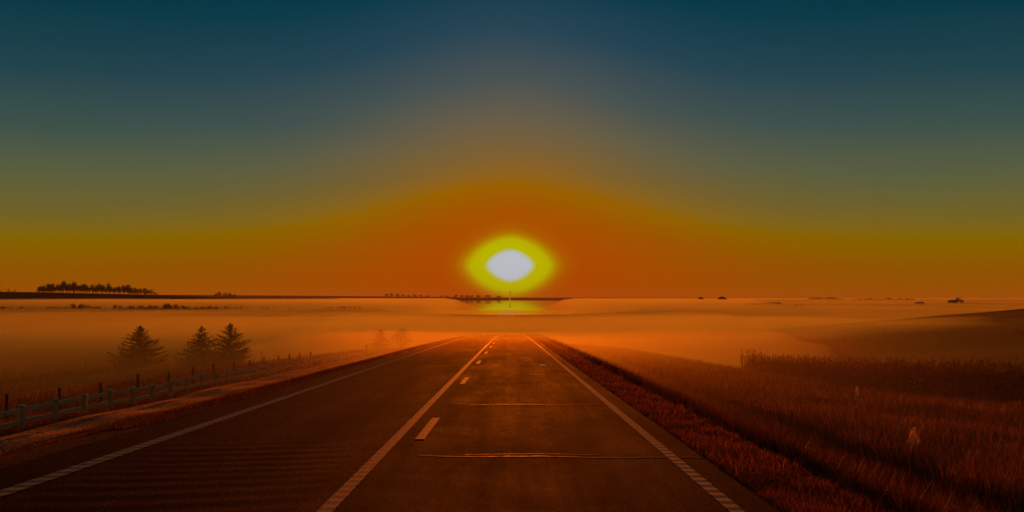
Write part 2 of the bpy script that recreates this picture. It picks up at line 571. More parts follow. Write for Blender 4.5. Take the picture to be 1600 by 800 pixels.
def build_road():
    ys = np.concatenate([np.linspace(-60, 5, 30), np.arange(5.2, 15, 0.065), np.arange(15.2, 60, 0.4), np.linspace(61, 480, 140)])
    road = strip('road', M_ASPH, -6.1, 2.67, ys, 0.0, None, 'structure', 60, road_ripple, 0.05)
    tag(road, 'dark two lane asphalt road running down into the fog', None)
    # painted lines laid over milled rumble grooves
    rumble = lambda X, Y: 0.0030 * (1 + np.sin(2 * math.pi * Y / 0.30)) * np.clip(1 - (Y - 45) / 40, 0, 1) + road_ripple(X, Y)
    near = np.concatenate([np.arange(3, 62, 0.0375), np.linspace(62.5, 330, 200)])
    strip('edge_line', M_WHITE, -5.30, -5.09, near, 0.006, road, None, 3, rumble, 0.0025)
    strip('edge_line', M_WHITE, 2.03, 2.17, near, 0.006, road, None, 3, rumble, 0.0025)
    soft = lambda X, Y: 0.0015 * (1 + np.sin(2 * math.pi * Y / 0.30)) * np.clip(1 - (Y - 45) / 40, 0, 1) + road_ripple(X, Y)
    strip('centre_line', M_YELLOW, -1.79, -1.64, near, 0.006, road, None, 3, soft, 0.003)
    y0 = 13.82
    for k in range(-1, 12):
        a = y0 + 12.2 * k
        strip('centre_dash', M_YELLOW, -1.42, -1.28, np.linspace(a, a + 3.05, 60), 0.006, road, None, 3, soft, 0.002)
    # sealed transverse cracks
    def seam(d, x0, x1, skew, w, h):
        mb = MB()
        n = 60
        prof = [(-1, 0.0), (-0.5, 0.8), (0, 1.0), (0.5, 0.8), (1, 0.0)]
        rows = []
        for i in range(n + 1):
            x = x0 + (x1 - x0) * i / n
            yy = d + skew * (i / n - 0.5) + 0.03 * math.sin(x * 3.3) + random.uniform(-0.012, 0.012)
            ww = w * (0.7 + 0.5 * random.random())
            rr = []
            for (s, t) in prof:
                rr.append((x, yy + s * ww, float(zr(yy)) + float(road_ripple(np.array(x), np.array(yy))) + 0.003 + h * t))
            rows.append(rr)
        for i in range(n):
            for j in range(4):
                mb.quad(rows[i][j], rows[i + 1][j], rows[i + 1][j + 1], rows[i][j + 1])
        mb.build('tar_seam', M_TAR, road, smooth=True)
    seam(19.6, -1.25, 1.95, -0.25, 0.045, 0.0022)
    seam(12.05, -1.2, 2.62, -0.22, 0.030, 0.0018)
    seam(12.3, -0.6, 1.2, -0.05, 0.018, 0.0012)
    seam(27.5, -5.0, -2.0, 0.1, 0.04, 0.002)
    return road


ROAD = build_road()


def build_gravel():
    # gravel lane between the embankment and the fence
    ys = np.concatenate([np.arange(10, 70, 0.25), np.linspace(70.5, 200, 160)])
    xs = np.linspace(-16.95, -15.05, 14)
    X, Y = np.meshgrid(xs, ys)
    Z = height(X, Y) + 0.012 + 0.05 * np.exp(-((X + 16.0) / 0.3) ** 2) + RNG.normal(0, 0.012, X.shape)
    X[:, 0] += RNG.normal(0, 0.08, len(ys)); X[:, -1] += RNG.normal(0, 0.08, len(ys))
    nx, ny = X.shape[1], X.shape[0]
    idx = np.arange(nx * ny).reshape(ny, nx)
    f = np.stack([idx[:-1, :-1], idx[:-1, 1:], idx[1:, 1:], idx[1:, :-1]], -1).reshape(-1, 4)
    o = obj('gravel_path', np_mesh('gravel_path', np.stack([X, Y, Z], -1).reshape(-1, 3), f, [M_GRAVEL], False))
    tag(o, 'pale gravel lane along the foot of the embankment', None, None, 'structure')


build_gravel()


def build_glow_lake():  # water surface added to mirror the sun's halo as the glow under the horizon
    xy = LAKE
    v = [(x, y, LAKE_Z) for x, y in xy]
    n = len(v)
    me = bpy.data.meshes.new('glow_lake')
    me.from_pydata(v, [], [list(range(n))[::-1]])
    me.update()
    m, nt, b = nodes_of('still_water')
    b.inputs['Base Color'].default_value = (0.01, 0.012, 0.012, 1)
    b.inputs['Specular IOR Level'].default_value = 0.5
    b.inputs['Roughness'].default_value = 0.0
    b.inputs['IOR'].default_value = 1.33
    tc = nt.nodes.new('ShaderNodeTexCoord')
    nz = nt.nodes.new('ShaderNodeTexNoise')
    nz.inputs['Scale'].default_value = 0.12
    nz.inputs['Detail'].default_value = 4
    nt.links.new(tc.outputs['Object'], nz.inputs['Vector'])
    vs = nt.nodes.new('ShaderNodeVectorMath'); vs.operation = 'MULTIPLY_ADD'
    vs.inputs[1].default_value = (0.012, 0.017, 0.0)
    vs.inputs[2].default_value = (-0.006, -0.0085, 1.0)
    nt.links.new(nz.outputs['Color'], vs.inputs[0])
    vn = nt.nodes.new('ShaderNodeVectorMath'); vn.operation = 'NORMALIZE'
    nt.links.new(vs.outputs[0], vn.inputs[0])
    nt.links.new(vn.outputs[0], b.inputs['Normal'])
    me.materials.append(m)
    tag(obj('glow_lake', me), 'distant water added to mirror the yellow glow below the sun', None, None, 'structure')


build_glow_lake()


# ------------------------------------------------------------------ grass
def blades(x, y, h, w, lean, z=None, seg=1):
    """tapered blades; returns verts, tris. seg 1: a single triangle, 2: a bent blade of three triangles"""
    n = len(x)
    z = height(x, y) if z is None else z
    a = RNG.uniform(0, 2 * math.pi, n)
    dx, dy = np.cos(a) * w / 2, np.sin(a) * w / 2
    b = RNG.uniform(0, 2 * math.pi, n)
    ln = lean * h * RNG.uniform(0.2, 1.0, n)
    lx, ly = np.cos(b) * ln, np.sin(b) * ln
    p0 = np.stack([x - dx, y - dy, z - 0.02], -1)
    p1 = np.stack([x + dx, y + dy, z - 0.02], -1)
    tip = np.stack([x + lx, y + ly, z + h * np.sqrt(np.clip(1 - 0.4 * (ln / h) ** 2, 0.2, 1))], -1)
    if seg == 1:
        v = np.stack([p0, p1, tip], 1).reshape(-1, 3)
        f = np.arange(n * 3).reshape(-1, 3)
        return v, f
    m0 = np.stack([x - dx * 0.7 + lx * 0.3, y - dy * 0.7 + ly * 0.3, z + h * 0.55], -1)
    m1 = np.stack([x + dx * 0.7 + lx * 0.3, y + dy * 0.7 + ly * 0.3, z + h * 0.55], -1)
    v = np.stack([p0, p1, m1, m0, tip], 1).reshape(-1, 3)
    k = np.arange(n)[:, None] * 5
    f = np.concatenate([k + np.array([[0, 1, 2]]), k + np.array([[0, 2, 3]]), k + np.array([[3, 2, 4]])])
    return v, f


def scatter(n, x0, x1, y0, y1, power=1.0):
    """more points near the camera: density falls about as 1/distance^power"""
    u = RNG.random(n)
    if abs(power - 1) < 1e-6:
        y = y0 * (y1 / y0) ** u
    else:
        k = 1 - power
        y = (y0 ** k + u * (y1 ** k - y0 ** k)) ** (1 / k)
    x = RNG.uniform(x0, x1, n)
    return x, y


def patchy(x, y, s, thr):
    v = np.sin(x * s + 1.3 * np.sin(y * s * 0.7)) + np.sin(y * s * 0.83 + 1.7 * np.sin(x * s * 0.6)) + 0.7 * np.sin(x * s * 2.3 - y * s * 1.9)
    return v > thr


def grass(name, mat, label, parts):
    V, Fc, off = [], [], 0
    for v, f in parts:
        V.append(v); Fc.append(f + off); off += len(v)
    me = np_mesh(name, np.concatenate(V), np.concatenate(Fc), [mat])
    return tag(obj(name, me), label, None, None, 'stuff')


def build_grass():
    # right: mown shoulder
    def lot(n, x0, x1, y0, y1, p, h0, h1, w, lean, seg=1, patch=None, keep=0.5, fall=None):
        x, y = scatter(n, x0, x1, y0, y1, p)
        if fall:
            x = x0 + (x1 - x0) * ((x - x0) / (x1 - x0)) ** fall
        if patch:
            k = patchy(x, y, *patch) | (RNG.random(n) < keep)
            x, y = x[k], y[k]
        d = np.hypot(x, y)
        h = RNG.uniform(h0, h1, len(x))
        return blades(x, y, h, np.maximum(w, 0.00055 * d), lean, None, seg)
    grass('mown_grass', M_GRASS_MOWN, 'short reddish grass on the shoulder beside the right edge line',
          [lot(230000, 2.55, 5.6, 6.5, 190, 1.7, 0.025, 0.10, 0.005, 1.0, 1, (3.1, -0.1), 0.4, 1.7),
           lot(9000, 2.5, 4.6, 6.5, 120, 1.5, 0.08, 0.2, 0.006, 0.8, 2, (1.3, 0.5), 0.0)])
    grass('slope_grass', M_GRASS_DARK, 'dark grass down the embankment beside the shoulder',
          [lot(140000, 3.7, 10.8, 7, 190, 1.5, 0.12, 0.45, 0.009, 0.7, 1, (1.1, -0.4), 0.4)])
    grass('tall_grass', M_GRASS_DRY, 'tall dry grass between the embankment and the corn',
          [lot(150000, 9.6, 21, 11, 150, 1.4, 0.35, 0.85, 0.010, 0.5, 2, (0.7, -0.9), 0.45),
           lot(26000, 19, 30, 25, 60, 1.4, 0.35, 0.8, 0.010, 0.5, 2)])
    grass('dry_stalks', M_GRASS_PALE, 'scattered pale dry stalks standing in the tall grass',
          [lot(9000, 10, 21, 23, 120, 1.3, 0.35, 0.75, 0.005, 0.35, 2, (0.55, 0.2), 0.25)])
    grass('verge_grass', M_GRASS_BANK, 'short reddish grass on the bank between road and gravel lane',
          [lot(170000, -14.9, -6.0, 16, 190, 1.6, 0.02, 0.075, 0.007, 1.0, 1, (1.5, -0.5), 0.5)])
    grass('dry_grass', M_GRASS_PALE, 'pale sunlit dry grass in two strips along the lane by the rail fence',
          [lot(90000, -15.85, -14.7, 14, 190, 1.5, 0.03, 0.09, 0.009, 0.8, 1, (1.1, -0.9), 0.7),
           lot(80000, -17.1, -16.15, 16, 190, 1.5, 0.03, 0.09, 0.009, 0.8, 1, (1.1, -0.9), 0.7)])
    grass('fence_grass', M_GRASS_DARK, 'dark grass along the foot of the rail fence',
          [lot(70000, -24, -17.0, 28, 150, 1.5, 0.1, 0.4, 0.012, 0.7, 1)])
    grass('field_grass', M_GRASS_DARK, 'dark rough grass of the field behind the fence posts',
          [lot(120000, -95, -24, 42, 170, 1.5, 0.15, 0.6, 0.03, 0.6, 1, (0.16, -0.3), 0.25)])


build_grass()


# ------------------------------------------------------------------ corn
def corn_variant(seed, detail):
    rng = np.random.default_rng(seed)
    V, T = [], []

    def tri(a, b, c):
        k = len(V); V.extend([a, b, c]); T.append([k, k + 1, k + 2])

    H = rng.uniform(1.75, 2.2)
    ws = 0.02
    for ang in (0, math.pi / 2):
        dx, dy = math.cos(ang) * ws, math.sin(ang) * ws
        tri((-dx, -dy, 0), (dx, dy, 0), (0, 0, H))
    nl = 11 if detail else 7
    for i in range(nl):
        z0 = H * (0.12 + 0.78 * i / nl)
        a = rng.uniform(0, 2 * math.pi)
        L = rng.uniform(0.45, 0.8) * (1 - 0.35 * i / nl)
        droop = rng.uniform(0.1, 0.9)
        w = rng.uniform(0.03, 0.05)
        ca, sa = math.cos(a), math.sin(a)
        prev = None
        ns = 3 if detail else 2
        for s in range(ns + 1):
            t = s / ns
            r = L * t * (1 - 0.25 * t * droop)
            zz = z0 + L * (0.7 * t - 1.25 * droop * t * t)
            ww = w * (1 - t) * (0.7 + 1.2 * t * (1 - t))
            p, q = (ca * r - sa * ww, sa * r + ca * ww, zz), (ca * r + sa * ww, sa * r - ca * ww, zz + 0.01)
            if prev:
                tri(prev[0], prev[1], q)
                if s < ns:
                    tri(prev[0], q, p)
            prev = (p, q)
    for i in range(4):
        a = rng.uniform(0, 2 * math.pi)
        r = rng.uniform(0.05, 0.16)
        tri((0.012, 0, H - 0.05), (-0.012, 0, H - 0.05), (math.cos(a) * r, math.sin(a) * r, H + rng.uniform(0.12, 0.28)))
    return np.array(V), np.array(T)


def corn_crop(name, pts, detail, label, spec_scale=1.0):
    var = [corn_variant(100 + i, detail) for i in range(10)]
    V, T, off = [], [], 0
    z = height(pts[:, 0], pts[:, 1])
    for (x, y), zz in zip(pts, z):
        v, t = var[random.randrange(10)]
        a = random.uniform(0, 6.283); s = random.uniform(0.85, 1.1) * spec_scale
        c, sn = math.cos(a) * s, math.sin(a) * s
        o = np.empty_like(v)
        o[:, 0] = v[:, 0] * c - v[:, 1] * sn + x + v[:, 2] * random.uniform(-0.06, 0.06)
        o[:, 1] = v[:, 0] * sn + v[:, 1] * c + y
        o[:, 2] = v[:, 2] * s + zz - 0.03
        V.append(o); T.append(t + off); off += len(v)
    me = np_mesh(name, np.concatenate(V), np.concatenate(T), [M_CORN])
    return tag(obj(name, me), label, None, None, 'stuff')


def build_corn():
    pts = []
    # near block: front edge runs from (20,80) to (27,48) and on to the right
    for r in range(17):
        off = r * 0.76
        for s in np.arange(-1.1 * r, 62, 0.24):
            # along the front edge
            if s < 33:
                fx, fy = 20 + 7 * s / 33, 80 - 32 * s / 33
            else:
                fx, fy = 27 + (s - 33) * 0.85, 48 - (s - 33) * 0.5
            x = fx + off * 0.93 + random.gauss(0, 0.05)
            y = fy + off * 0.36 + random.gauss(0, 0.05)
            if x / y < 0.62:
                pts.append((x, y))
    corn_crop('corn_crop', np.array(pts), True, 'dry standing corn behind the tall grass, nearest block')
    pts = []
    for s in np.arange(0, 1, 0.0042):
        fx, fy = 42 + 78 * s, 206 - 62 * s
        for r in range(16):
            k = r * 1.6
            pts.append((fx + k * 0.62 + random.gauss(0, 0.3), fy + k * 0.78 + random.gauss(0, 0.3)))
    corn_crop('corn_crop', np.array(pts), False, 'misty strip of corn on the slope beyond the near corn', 1.15)


build_corn()


# ------------------------------------------------------------------ fences and posts
def build_rail_fence():
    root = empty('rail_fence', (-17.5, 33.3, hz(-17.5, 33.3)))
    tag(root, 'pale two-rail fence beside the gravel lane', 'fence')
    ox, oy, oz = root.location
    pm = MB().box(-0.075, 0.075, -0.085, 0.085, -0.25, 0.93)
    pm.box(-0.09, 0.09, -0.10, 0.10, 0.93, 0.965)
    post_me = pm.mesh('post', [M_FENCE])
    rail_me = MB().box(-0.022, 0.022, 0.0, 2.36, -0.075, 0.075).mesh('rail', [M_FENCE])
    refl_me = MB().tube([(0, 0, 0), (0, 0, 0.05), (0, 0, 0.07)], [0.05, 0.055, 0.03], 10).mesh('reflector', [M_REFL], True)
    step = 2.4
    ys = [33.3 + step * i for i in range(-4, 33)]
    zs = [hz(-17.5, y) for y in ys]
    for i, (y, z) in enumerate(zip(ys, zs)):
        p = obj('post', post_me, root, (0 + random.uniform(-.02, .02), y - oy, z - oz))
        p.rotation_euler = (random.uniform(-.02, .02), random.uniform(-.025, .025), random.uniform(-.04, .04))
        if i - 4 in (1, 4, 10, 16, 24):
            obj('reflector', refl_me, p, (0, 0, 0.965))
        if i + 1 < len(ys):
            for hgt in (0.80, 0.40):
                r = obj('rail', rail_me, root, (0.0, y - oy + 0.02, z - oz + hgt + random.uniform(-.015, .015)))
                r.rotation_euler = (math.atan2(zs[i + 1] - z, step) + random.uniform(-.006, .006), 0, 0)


def build_wire_fence():
    root = empty('post_and_wire_fence', (-23.5, 43.4, hz(-23.5, 43.4)))
    tag(root, 'row of dark round posts standing behind the rail fence', 'fence')
    ox, oy, oz = root.location
    me = MB().tube([(0, 0, -0.3), (0, 0, 0.9), (0, 0, 1.32), (0, 0, 1.36)], [0.09, 0.085, 0.08, 0.05], 10).mesh('post', [M_POST], True)
    ys = [43.4 - 5 + 5.0 * i + random.uniform(-.15, .15) for i in range(15)]
    zs = [hz(-23.5, y) for y in ys]
    for y, z in zip(ys, zs):
        p = obj('post', me, root, (random.uniform(-.1, .1), y - oy, z - oz))
        p.rotation_euler = (random.uniform(-.04, .04), random.uniform(-.04, .04), random.uniform(0, 3))
        p.scale = (1, 1, random.uniform(0.93, 1.08))
    for hgt in (0.45, 0.8, 1.15):
        mb = MB()
        pts = [(0, y - oy, z - oz + hgt) for y, z in zip(ys, zs)]
        mb.tube(pts, [0.0025] * len(pts), 4, False)
        mb.build('wire', M_STEEL, root)


build_rail_fence()
build_wire_fence()


def single_post(name, x, y, h, r, label, cat, mat=None, group=None, cap=False):
    root = empty(name, (x, y, hz(x, y)))
    tag(root, label, cat, group)
    MB().tube([(0, 0, -0.3), (0, 0, h * 0.7), (0.01, 0, h - 0.03), (0.01, 0, h)], [r, r * 0.95, r * 0.9, r * 0.6], 9).build('shaft', mat or M_POST, root, smooth=True)
    if cap:
        MB().tube([(0, 0, h - 0.25), (0, 0, h - 0.24), (0, 0, h - 0.02), (0, 0, h + 0.01)], [r * 1.0, r * 1.25, r * 1.25, r * 0.8], 9).build('reflective_band', M_REFL, root, smooth=True)
    return root


single_post('field_post', -80.0, 158, 1.5, 0.10, 'faint wooden post in the misty field, nearest the picture edge', 'post', None, 'posts in the misty field')
single_post('field_post', -72.6, 158, 1.5, 0.10, 'faint wooden post in the misty field, middle of the three', 'post', None, 'posts in the misty field')
single_post('field_post', -59.2, 158, 1.5, 0.10, 'faint wooden post in the field at the foot of the broad spruce', 'post', None, 'posts in the misty field')
single_post('marker_pole', -29.6, 110, 1.7, 0.04, 'thin pale marker pole behind the fence below the right-hand spruce', 'pole', M_STEEL, None, True)
single_post('end_post', -17.6, 113.2, 1.45, 0.10, 'dark upright post at the far end of the rail fence', 'post')
single_post('marker_stake', 19.6, 95, 0.85, 0.07, 'short dark stake at the grass edge, middle of the three by the corn', 'stake', None, 'stakes in the grass by the corn')
single_post('marker_stake', 19.4, 82, 0.8, 0.07, 'short dark stake in the grass, closest to the near corn', 'stake', None, 'stakes in the grass by the corn')
single_post('marker_stake', 19.5, 121, 0.9, 0.07, 'small hazy stake in the grass, farthest from the corn', 'stake', None, 'stakes in the grass by the corn')


def plume(x, y, h, label, n=160, wid=0.16):
    root = empty('plume_grass', (x, y, hz(x, y)))
    tag(root, label, 'plant')
    MB().tube([(0, 0, -0.05), (0.02, 0, h * 0.4), (0.05, 0, h * 0.75)], [0.008, 0.006, 0.004], 6).build('stem', M_GRASS_DRY, root)
    mb = MB()
    for i in range(n):
        t = random.random()
        z = h * (0.25 + 0.72 * t)
        rr = wid * (1 - t) ** 0.6 * (0.3 + 0.9 * min(1, t * 3)) * random.random() ** 0.5
        a = random.uniform(0, 6.283)
        c = (0.05 * t + rr * math.cos(a), rr * math.sin(a), z)
        b = random.uniform(0, 6.283)
        w, l = random.uniform(.006, .012), random.uniform(.05, .11)
        mb.tri((c[0] - w * math.cos(b), c[1] - w * math.sin(b), c[2]), (c[0] + w * math.cos(b), c[1] + w * math.sin(b), c[2]),
               (c[0] + random.uniform(-.03, .03) + 0.03 * math.cos(a), c[1] + .03 * math.sin(a), c[2] + l))
    mb.build('plume', M_PLUME, root)


plume(11.4, 26.2, 0.95, 'tall pale feathery seed head standing above the dark grass', 420, 0.20)
plume(18.0, 48.0, 1.05, 'small pale seed head in the tall grass before the corn', 160, 0.13)

# glossy plate added to reflect the sky as a bright spot on the road
mb = MB()
n = 9
ring = [(0.17 * math.cos(6.283 * k / n) * random.uniform(.7, 1.1), 0.22 * math.sin(6.283 * k / n) * random.uniform(.7, 1.1)) for k in range(n)]
for k in range(n):
    (ax, ay), (bx, by) = ring[k], ring[(k + 1) % n]
    mb.tri((ax, ay, 0.010), (bx, by, 0.010), (0, 0, 0.016))
    mb.quad((ax, ay, -0.01), (bx, by, -0.01), (bx, by, 0.010), (ax, ay, 0.010))
tag(mb.build('glint_plate', M_REFL, None, (1.32, 37.2, float(zr(37.2)) - 0.002)), 'small flat glossy plate added as the bright spot on the far lane', 'glint plate')


# ------------------------------------------------------------------ trees
def spruce_meshes(seed, H, Rb, whorls, lift=0.15, sparse=1.0):
    rng = random.Random(seed)
    tr = MB().tube([(0, 0, -0.4), (0, 0, H * 0.3), (0.03, 0, H * 0.7), (0.02, 0, H * 0.99)], [H * .022, H * .018, H * .009, H * .002], 8)
    cr = MB()

    def needles(p, d, L, w):
        # flat hanging spray along a twig: small pointed leaves both sides
        n = max(3, int(L / (0.10 * sparse)))
        side = d.cross(Vector((0, 0, 1))).normalized()
        for i in range(n):
            t = (i + rng.random()) / n
            c = p + d * (L * t)
            for s in (-1, 1):
                l = w * (0.65 + 0.6 * rng.random()) * (1 - 0.5 * t)
                o = (side * s * rng.uniform(0.4, 1.0) + d * rng.uniform(0.3, 0.9) + Vector((0, 0, rng.uniform(-0.55, 0.35)))).normalized() * l
                k = d * rng.uniform(0.05, 0.095)
                cr.tri(tuple(c - k), tuple(c + k), tuple(c + o))
    z = H * 0.04
    for wv in range(whorls):
        t = wv / (whorls - 1)
        z = H * (0.04 + 0.95 * t ** 0.92)
        Lb = Rb * (1 - t) ** 0.85 + 0.08
        nb = int(7 + 5 * (1 - t))
        a0 = rng.uniform(0, 6.28)
        for b in range(nb):
            a = a0 + 6.283 * b / nb + rng.uniform(-.2, .2)
            if rng.random() < 0.10:
                continue
            L = Lb * rng.choice([0.55, 0.75, 0.85, 0.95, 1.0, 1.05, 1.2]) * rng.uniform(0.92, 1.08)
            up = lift + 0.35 * t + rng.uniform(-.12, .12)
            d = Vector((math.cos(a), math.sin(a), up)).normalized()
            p = Vector((0, 0, z + rng.uniform(-.12, .12)))
            ns = max(2, int(L / 0.45))
            pts = [p]
            dd = d.copy()
            for s in range(ns):
                dd = (dd + Vector((0, 0, -0.10 if s < ns * 0.5 else 0.16))).normalized()
                pts.append(pts[-1] + dd * (L / ns))
            rad = max(0.012, 0.014 * L)
            cr.tube([tuple(q) for q in pts], [rad * (1 - 0.8 * i / ns) for i in range(ns + 1)], 3, False)
            for i in range(ns):
                seg = pts[i + 1] - pts[i]
                sl = seg.length
                sd = seg.normalized()
                needles(pts[i], sd, sl, 0.26 + 0.10 * (1 - t))
                if i >= 0:
                    for s in (-1, 1, -1, 1):
                        q = pts[i] + seg * rng.random()
                        sd2 = (sd * 0.8 + sd.cross(Vector((0, 0, 1))) * s * rng.uniform(0.5, 1.0) + Vector((0, 0, rng.uniform(-.3, .15)))).normalized()
                        needles(q, sd2, L * rng.uniform(0.14, 0.3) + 0.1, 0.20)
    for i in range(14):
        zz = H * (0.93 + 0.07 * i / 14)
        a = rng.uniform(0, 6.28)
        cr.tri((0, 0, zz - .04), (0.02, 0, zz + .03), (0.14 * math.cos(a), 0.14 * math.sin(a), zz + .12))
    return tr.mesh('trunk', [M_BARK], True), cr.mesh('crown', [M_SPRUCE])


def spruce(px, d, H, Rb, whorls, seed, label, group, lift=0.15, sparse=1.0, sink=0.0):
    x = (px - 797) / F * d
    root = empty('spruce_tree', (x, d, hz(x, d) - sink), random.uniform(0, 6))
    tag(root, label, 'tree', group)
    t, c = spruce_meshes(seed, H, Rb, whorls, lift, sparse)
    obj('trunk', t, root)
    obj('crown', c, root)
    return root


G_SP = 'spruces in the misty field'
spruce(221, 155, 7.0, 4.7, 21, 3, 'broad dense spruce standing apart behind the fence', G_SP, 0.18)
spruce(317, 156, 6.9, 4.1, 20, 5, 'slender-topped spruce, middle one between the broad and the open spruce', G_SP, 0.12)
spruce(361, 152, 7.1, 4.0, 19, 8, 'open-branched spruce nearest the road, touching the middle spruce', G_SP, 0.22)
spruce(596, 152, 3.5, 1.9, 13, 13, 'faint pointed spruce rising behind the road bank in fog', 'foggy trees behind the road bank', 0.1, 1.6)


def leafy_meshes(seed, H, W, trunk_frac=0.25, n=260, leaf=0.5, squash=1.0, lobes=6):
    rng = random.Random(seed)
    tr = MB().tube([(0, 0, -0.8), (0.05 * W, 0, H * trunk_frac), (0, 0.03 * W, H * 0.7)], [W * .045, W * .035, W * .012], 6)
    for i in range(4):
        a = rng.uniform(0, 6.28)
        tr.tube([(0.03 * W, 0, H * (trunk_frac + .05 * i)), (W * .3 * math.cos(a), W * .3 * math.sin(a), H * (trunk_frac + .35))], [W * .02, W * .006], 4)
    cr = MB()
    cs = []
    for i in range(lobes):
        a = rng.uniform(0, 6.28)
        r = W * 0.30 * rng.random() ** 0.5
        zc = H * (trunk_frac + (1 - trunk_frac) * rng.uniform(0.25, 0.78))
        cs.append((Vector((r * math.cos(a), r * math.sin(a), zc)), W * rng.uniform(0.18, 0.30), H * (1 - trunk_frac) * rng.uniform(0.16, 0.27) * squash))
    for i in range(n):
        c, rw, rh = cs[i % lobes]
        u = Vector((rng.gauss(0, 1), rng.gauss(0, 1), rng.gauss(0, 1))).normalized() * rng.random() ** 0.4
        p = c + Vector((u.x * rw, u.y * rw, u.z * rh))
        s = leaf * rng.uniform(0.5, 1.2)
        d1 = Vector((rng.gauss(0, 1), rng.gauss(0, 1), rng.gauss(0, 1))).normalized() * s
        d2 = Vector((rng.gauss(0, 1), rng.gauss(0, 1), rng.gauss(0, 1))).normalized() * s
        cr.tri(tuple(p - d1 * 0.5), tuple(p + d1 * 0.5 + d2 * 0.2), tuple(p + d2 * 0.8))
    return tr.mesh('trunk', [M_BARK]), cr.mesh('crown', [M_LEAF])


def tree_at(name, meshes, x, y, s, label, group, sx=1.0, dz=0.0):
    root = empty(name, (x, y, hz(x, y) + dz), random.uniform(0, 6))
    root.scale = (s * sx, s * sx, s)
    tag(root, label, 'tree', group)
    obj('trunk', meshes[0], root)
    obj('crown', meshes[1], root)
    return root


VAR = [leafy_meshes(40 + i, 10, 9, 0.08, 520, 0.95, 1.3, 9) for i in range(5)]          # bushy, about 10 m
TALL = [leafy_meshes(60 + i, 16, 9, 0.16, 620, 1.25, 1.35, 11) for i in range(5)]       # tall with bare stems

xx = (628 - 797) / F * 150
tree_at('round_tree', leafy_meshes(77, 3.3, 3.6, 0.08, 1200, 0.2, 1.2, 10), xx, 150, 1.0, 'faint rounded tree beside the pointed spruce behind the road bank', 'foggy trees behind the road bank')

# hazy row across the valley (heights and gaps follow the photograph)
rows = []
p = 2.0
while p < 566:
    if p < 60: top = 482.5
    elif p < 115: top = 482
    elif p < 150: top = 478
    elif p < 176: top = 481
    elif p < 240: top = 478.5
    elif p < 290: top = 476
    elif p < 380: top = 480
    elif p < 440: top = 482.5
    elif p < 520: top = 484
    else: top = 487
    top += random.uniform(-2.6, 1.6) - (1.5 if p < 150 else 0.3)
    rows.append((p, top))
    p += random.choice([4.0, 5.0, 6.0, 7.0, 8.5])
G_ROW = 'hazy trees in the valley row'
special = {}
for i, (p, top) in enumerate(rows):
    d = 720 + random.uniform(-18, 18)
    x = (p - 797) / F * d
    g = hz(x, d)
    H = (EYE - (top - 465) / F * d) - g
    look = ('faint bushy tree in the hazy row across the misty valley' if H < 6.5 else
            'tall tree of the hazy row across the misty valley')
    tree_at('valley_tree', VAR[i % 5], x, d, max(H, 3.0) / 10, look, G_ROW + (', low' if H < 6.5 else ', tall'), random.uniform(0.85, 1.35) * (1.0 if H > 6.5 else 1.4))

# grove on the left hill
G_GR = 'trees of the dark grove on the hill'
prof = [(62, 449), (70, 447), (78, 444), (90, 441), (100, 440), (110, 441), (125, 444), (140, 444), (155, 443.5), (168, 446), (182, 444.5), (195, 447), (205, 447), (213, 452), (224, 450), (232, 453), (240, 453), (246, 457)]
pp_ = np.arange(63, 247, 3.7)
for i, p in enumerate(pp_):
    top = float(np.interp(p, [a for a, b in prof], [b for a, b in prof])) + random.choice([-2.8, -1.2, 0.0, 1.0, 2.6, 4.5]) + random.uniform(-0.7, 0.7)
    if 207 < p < 217: top += 2
    for row in range(2 if p < 205 else 1):
        d = 1520 + row * 45 + random.uniform(-8, 8)
        pj = p + random.uniform(-1.3, 1.3)
        x = (pj - 797) / F * d
        g = hz(x, d)
        H = (EYE + (465 - top - (row * -0.8)) / F * d) - g
        if 84 < p < 200:
            lab, gg, me, h0 = 'tall dark tree in the grove on the hilltop', G_GR + ', tall', TALL[(i + row) % 5], 16
        else:
            lab, gg, me, h0 = 'low dark tree at an end of the hilltop grove', G_GR + ', low', VAR[(i + row) % 5], 10
        tree_at('grove_tree', me, x, d, max(H, 3) / h0, lab, gg, random.uniform(0.75, 1.1) * (1.1 if h0 == 10 else 0.9))

# distant clumps on the skyline: (x in the photograph, width, top, distance, label, group)
far = [(338, 8, 458, 2600), (344, 9, 455.5, 2600), (352, 9, 456, 2600), (360, 10, 457, 2600), (368, 8, 458, 2600)]
for i, (p, w, top, d) in enumerate(far):
    x = (p - 797) / F * d; g = hz(x, d)
    H = max((EYE + (465 - top) / F * d) - g, 4)
    tree_at('skyline_tree', VAR[i % 5], x, d, H / 10, 'low tree of the small clump on the ridge above the open spruce', 'trees of the small ridge clump', w / F * d / 9 / (H / 10))
mid = [(604, 8, 457.5), (612, 8, 457), (621, 9, 457.5), (630, 7, 458.5), (640, 7, 459), (648, 8, 458.5), (658, 8, 459.5), (668, 8, 460), (690, 9, 460), (700, 9, 460.5),
       (712, 9, 459.5), (722, 8, 460), (730, 10, 459.5), (737, 9, 460)]
for i, (p, w, top) in enumerate(mid):
    d = 5350
    x = (p - 797) / F * d; g = hz(x, d)
    H = max((EYE + (465 - top - 1.0) / F * d) - g, 4)
    tree_at('skyline_tree', VAR[i % 5], x, d, H / 10, 'tiny tree on the skyline beside the sun', 'tiny skyline trees beside the sun', w / F * d / 9 / (H / 10))
for p, w, top, lab in ((747, 13, 459.5, 'small round tree on the skyline under the sun glow, closest to the tiny skyline row'), (763, 14, 459.5, 'small round tree on the skyline midway between its two neighbours'), (780, 12, 461, 'small round tree on the skyline next to the thin tower')):
    d = 4900 if False else 5350
    x = (p - 797) / F * d; g = hz(x, d)
    H = max((EYE + (465 - top - 1.0) / F * d) - g, 4)
    tree_at('skyline_tree', VAR[int(p) % 5], x, d, H / 10, lab, 'round trees under the sun', w / F * d / 9 / (H / 10))

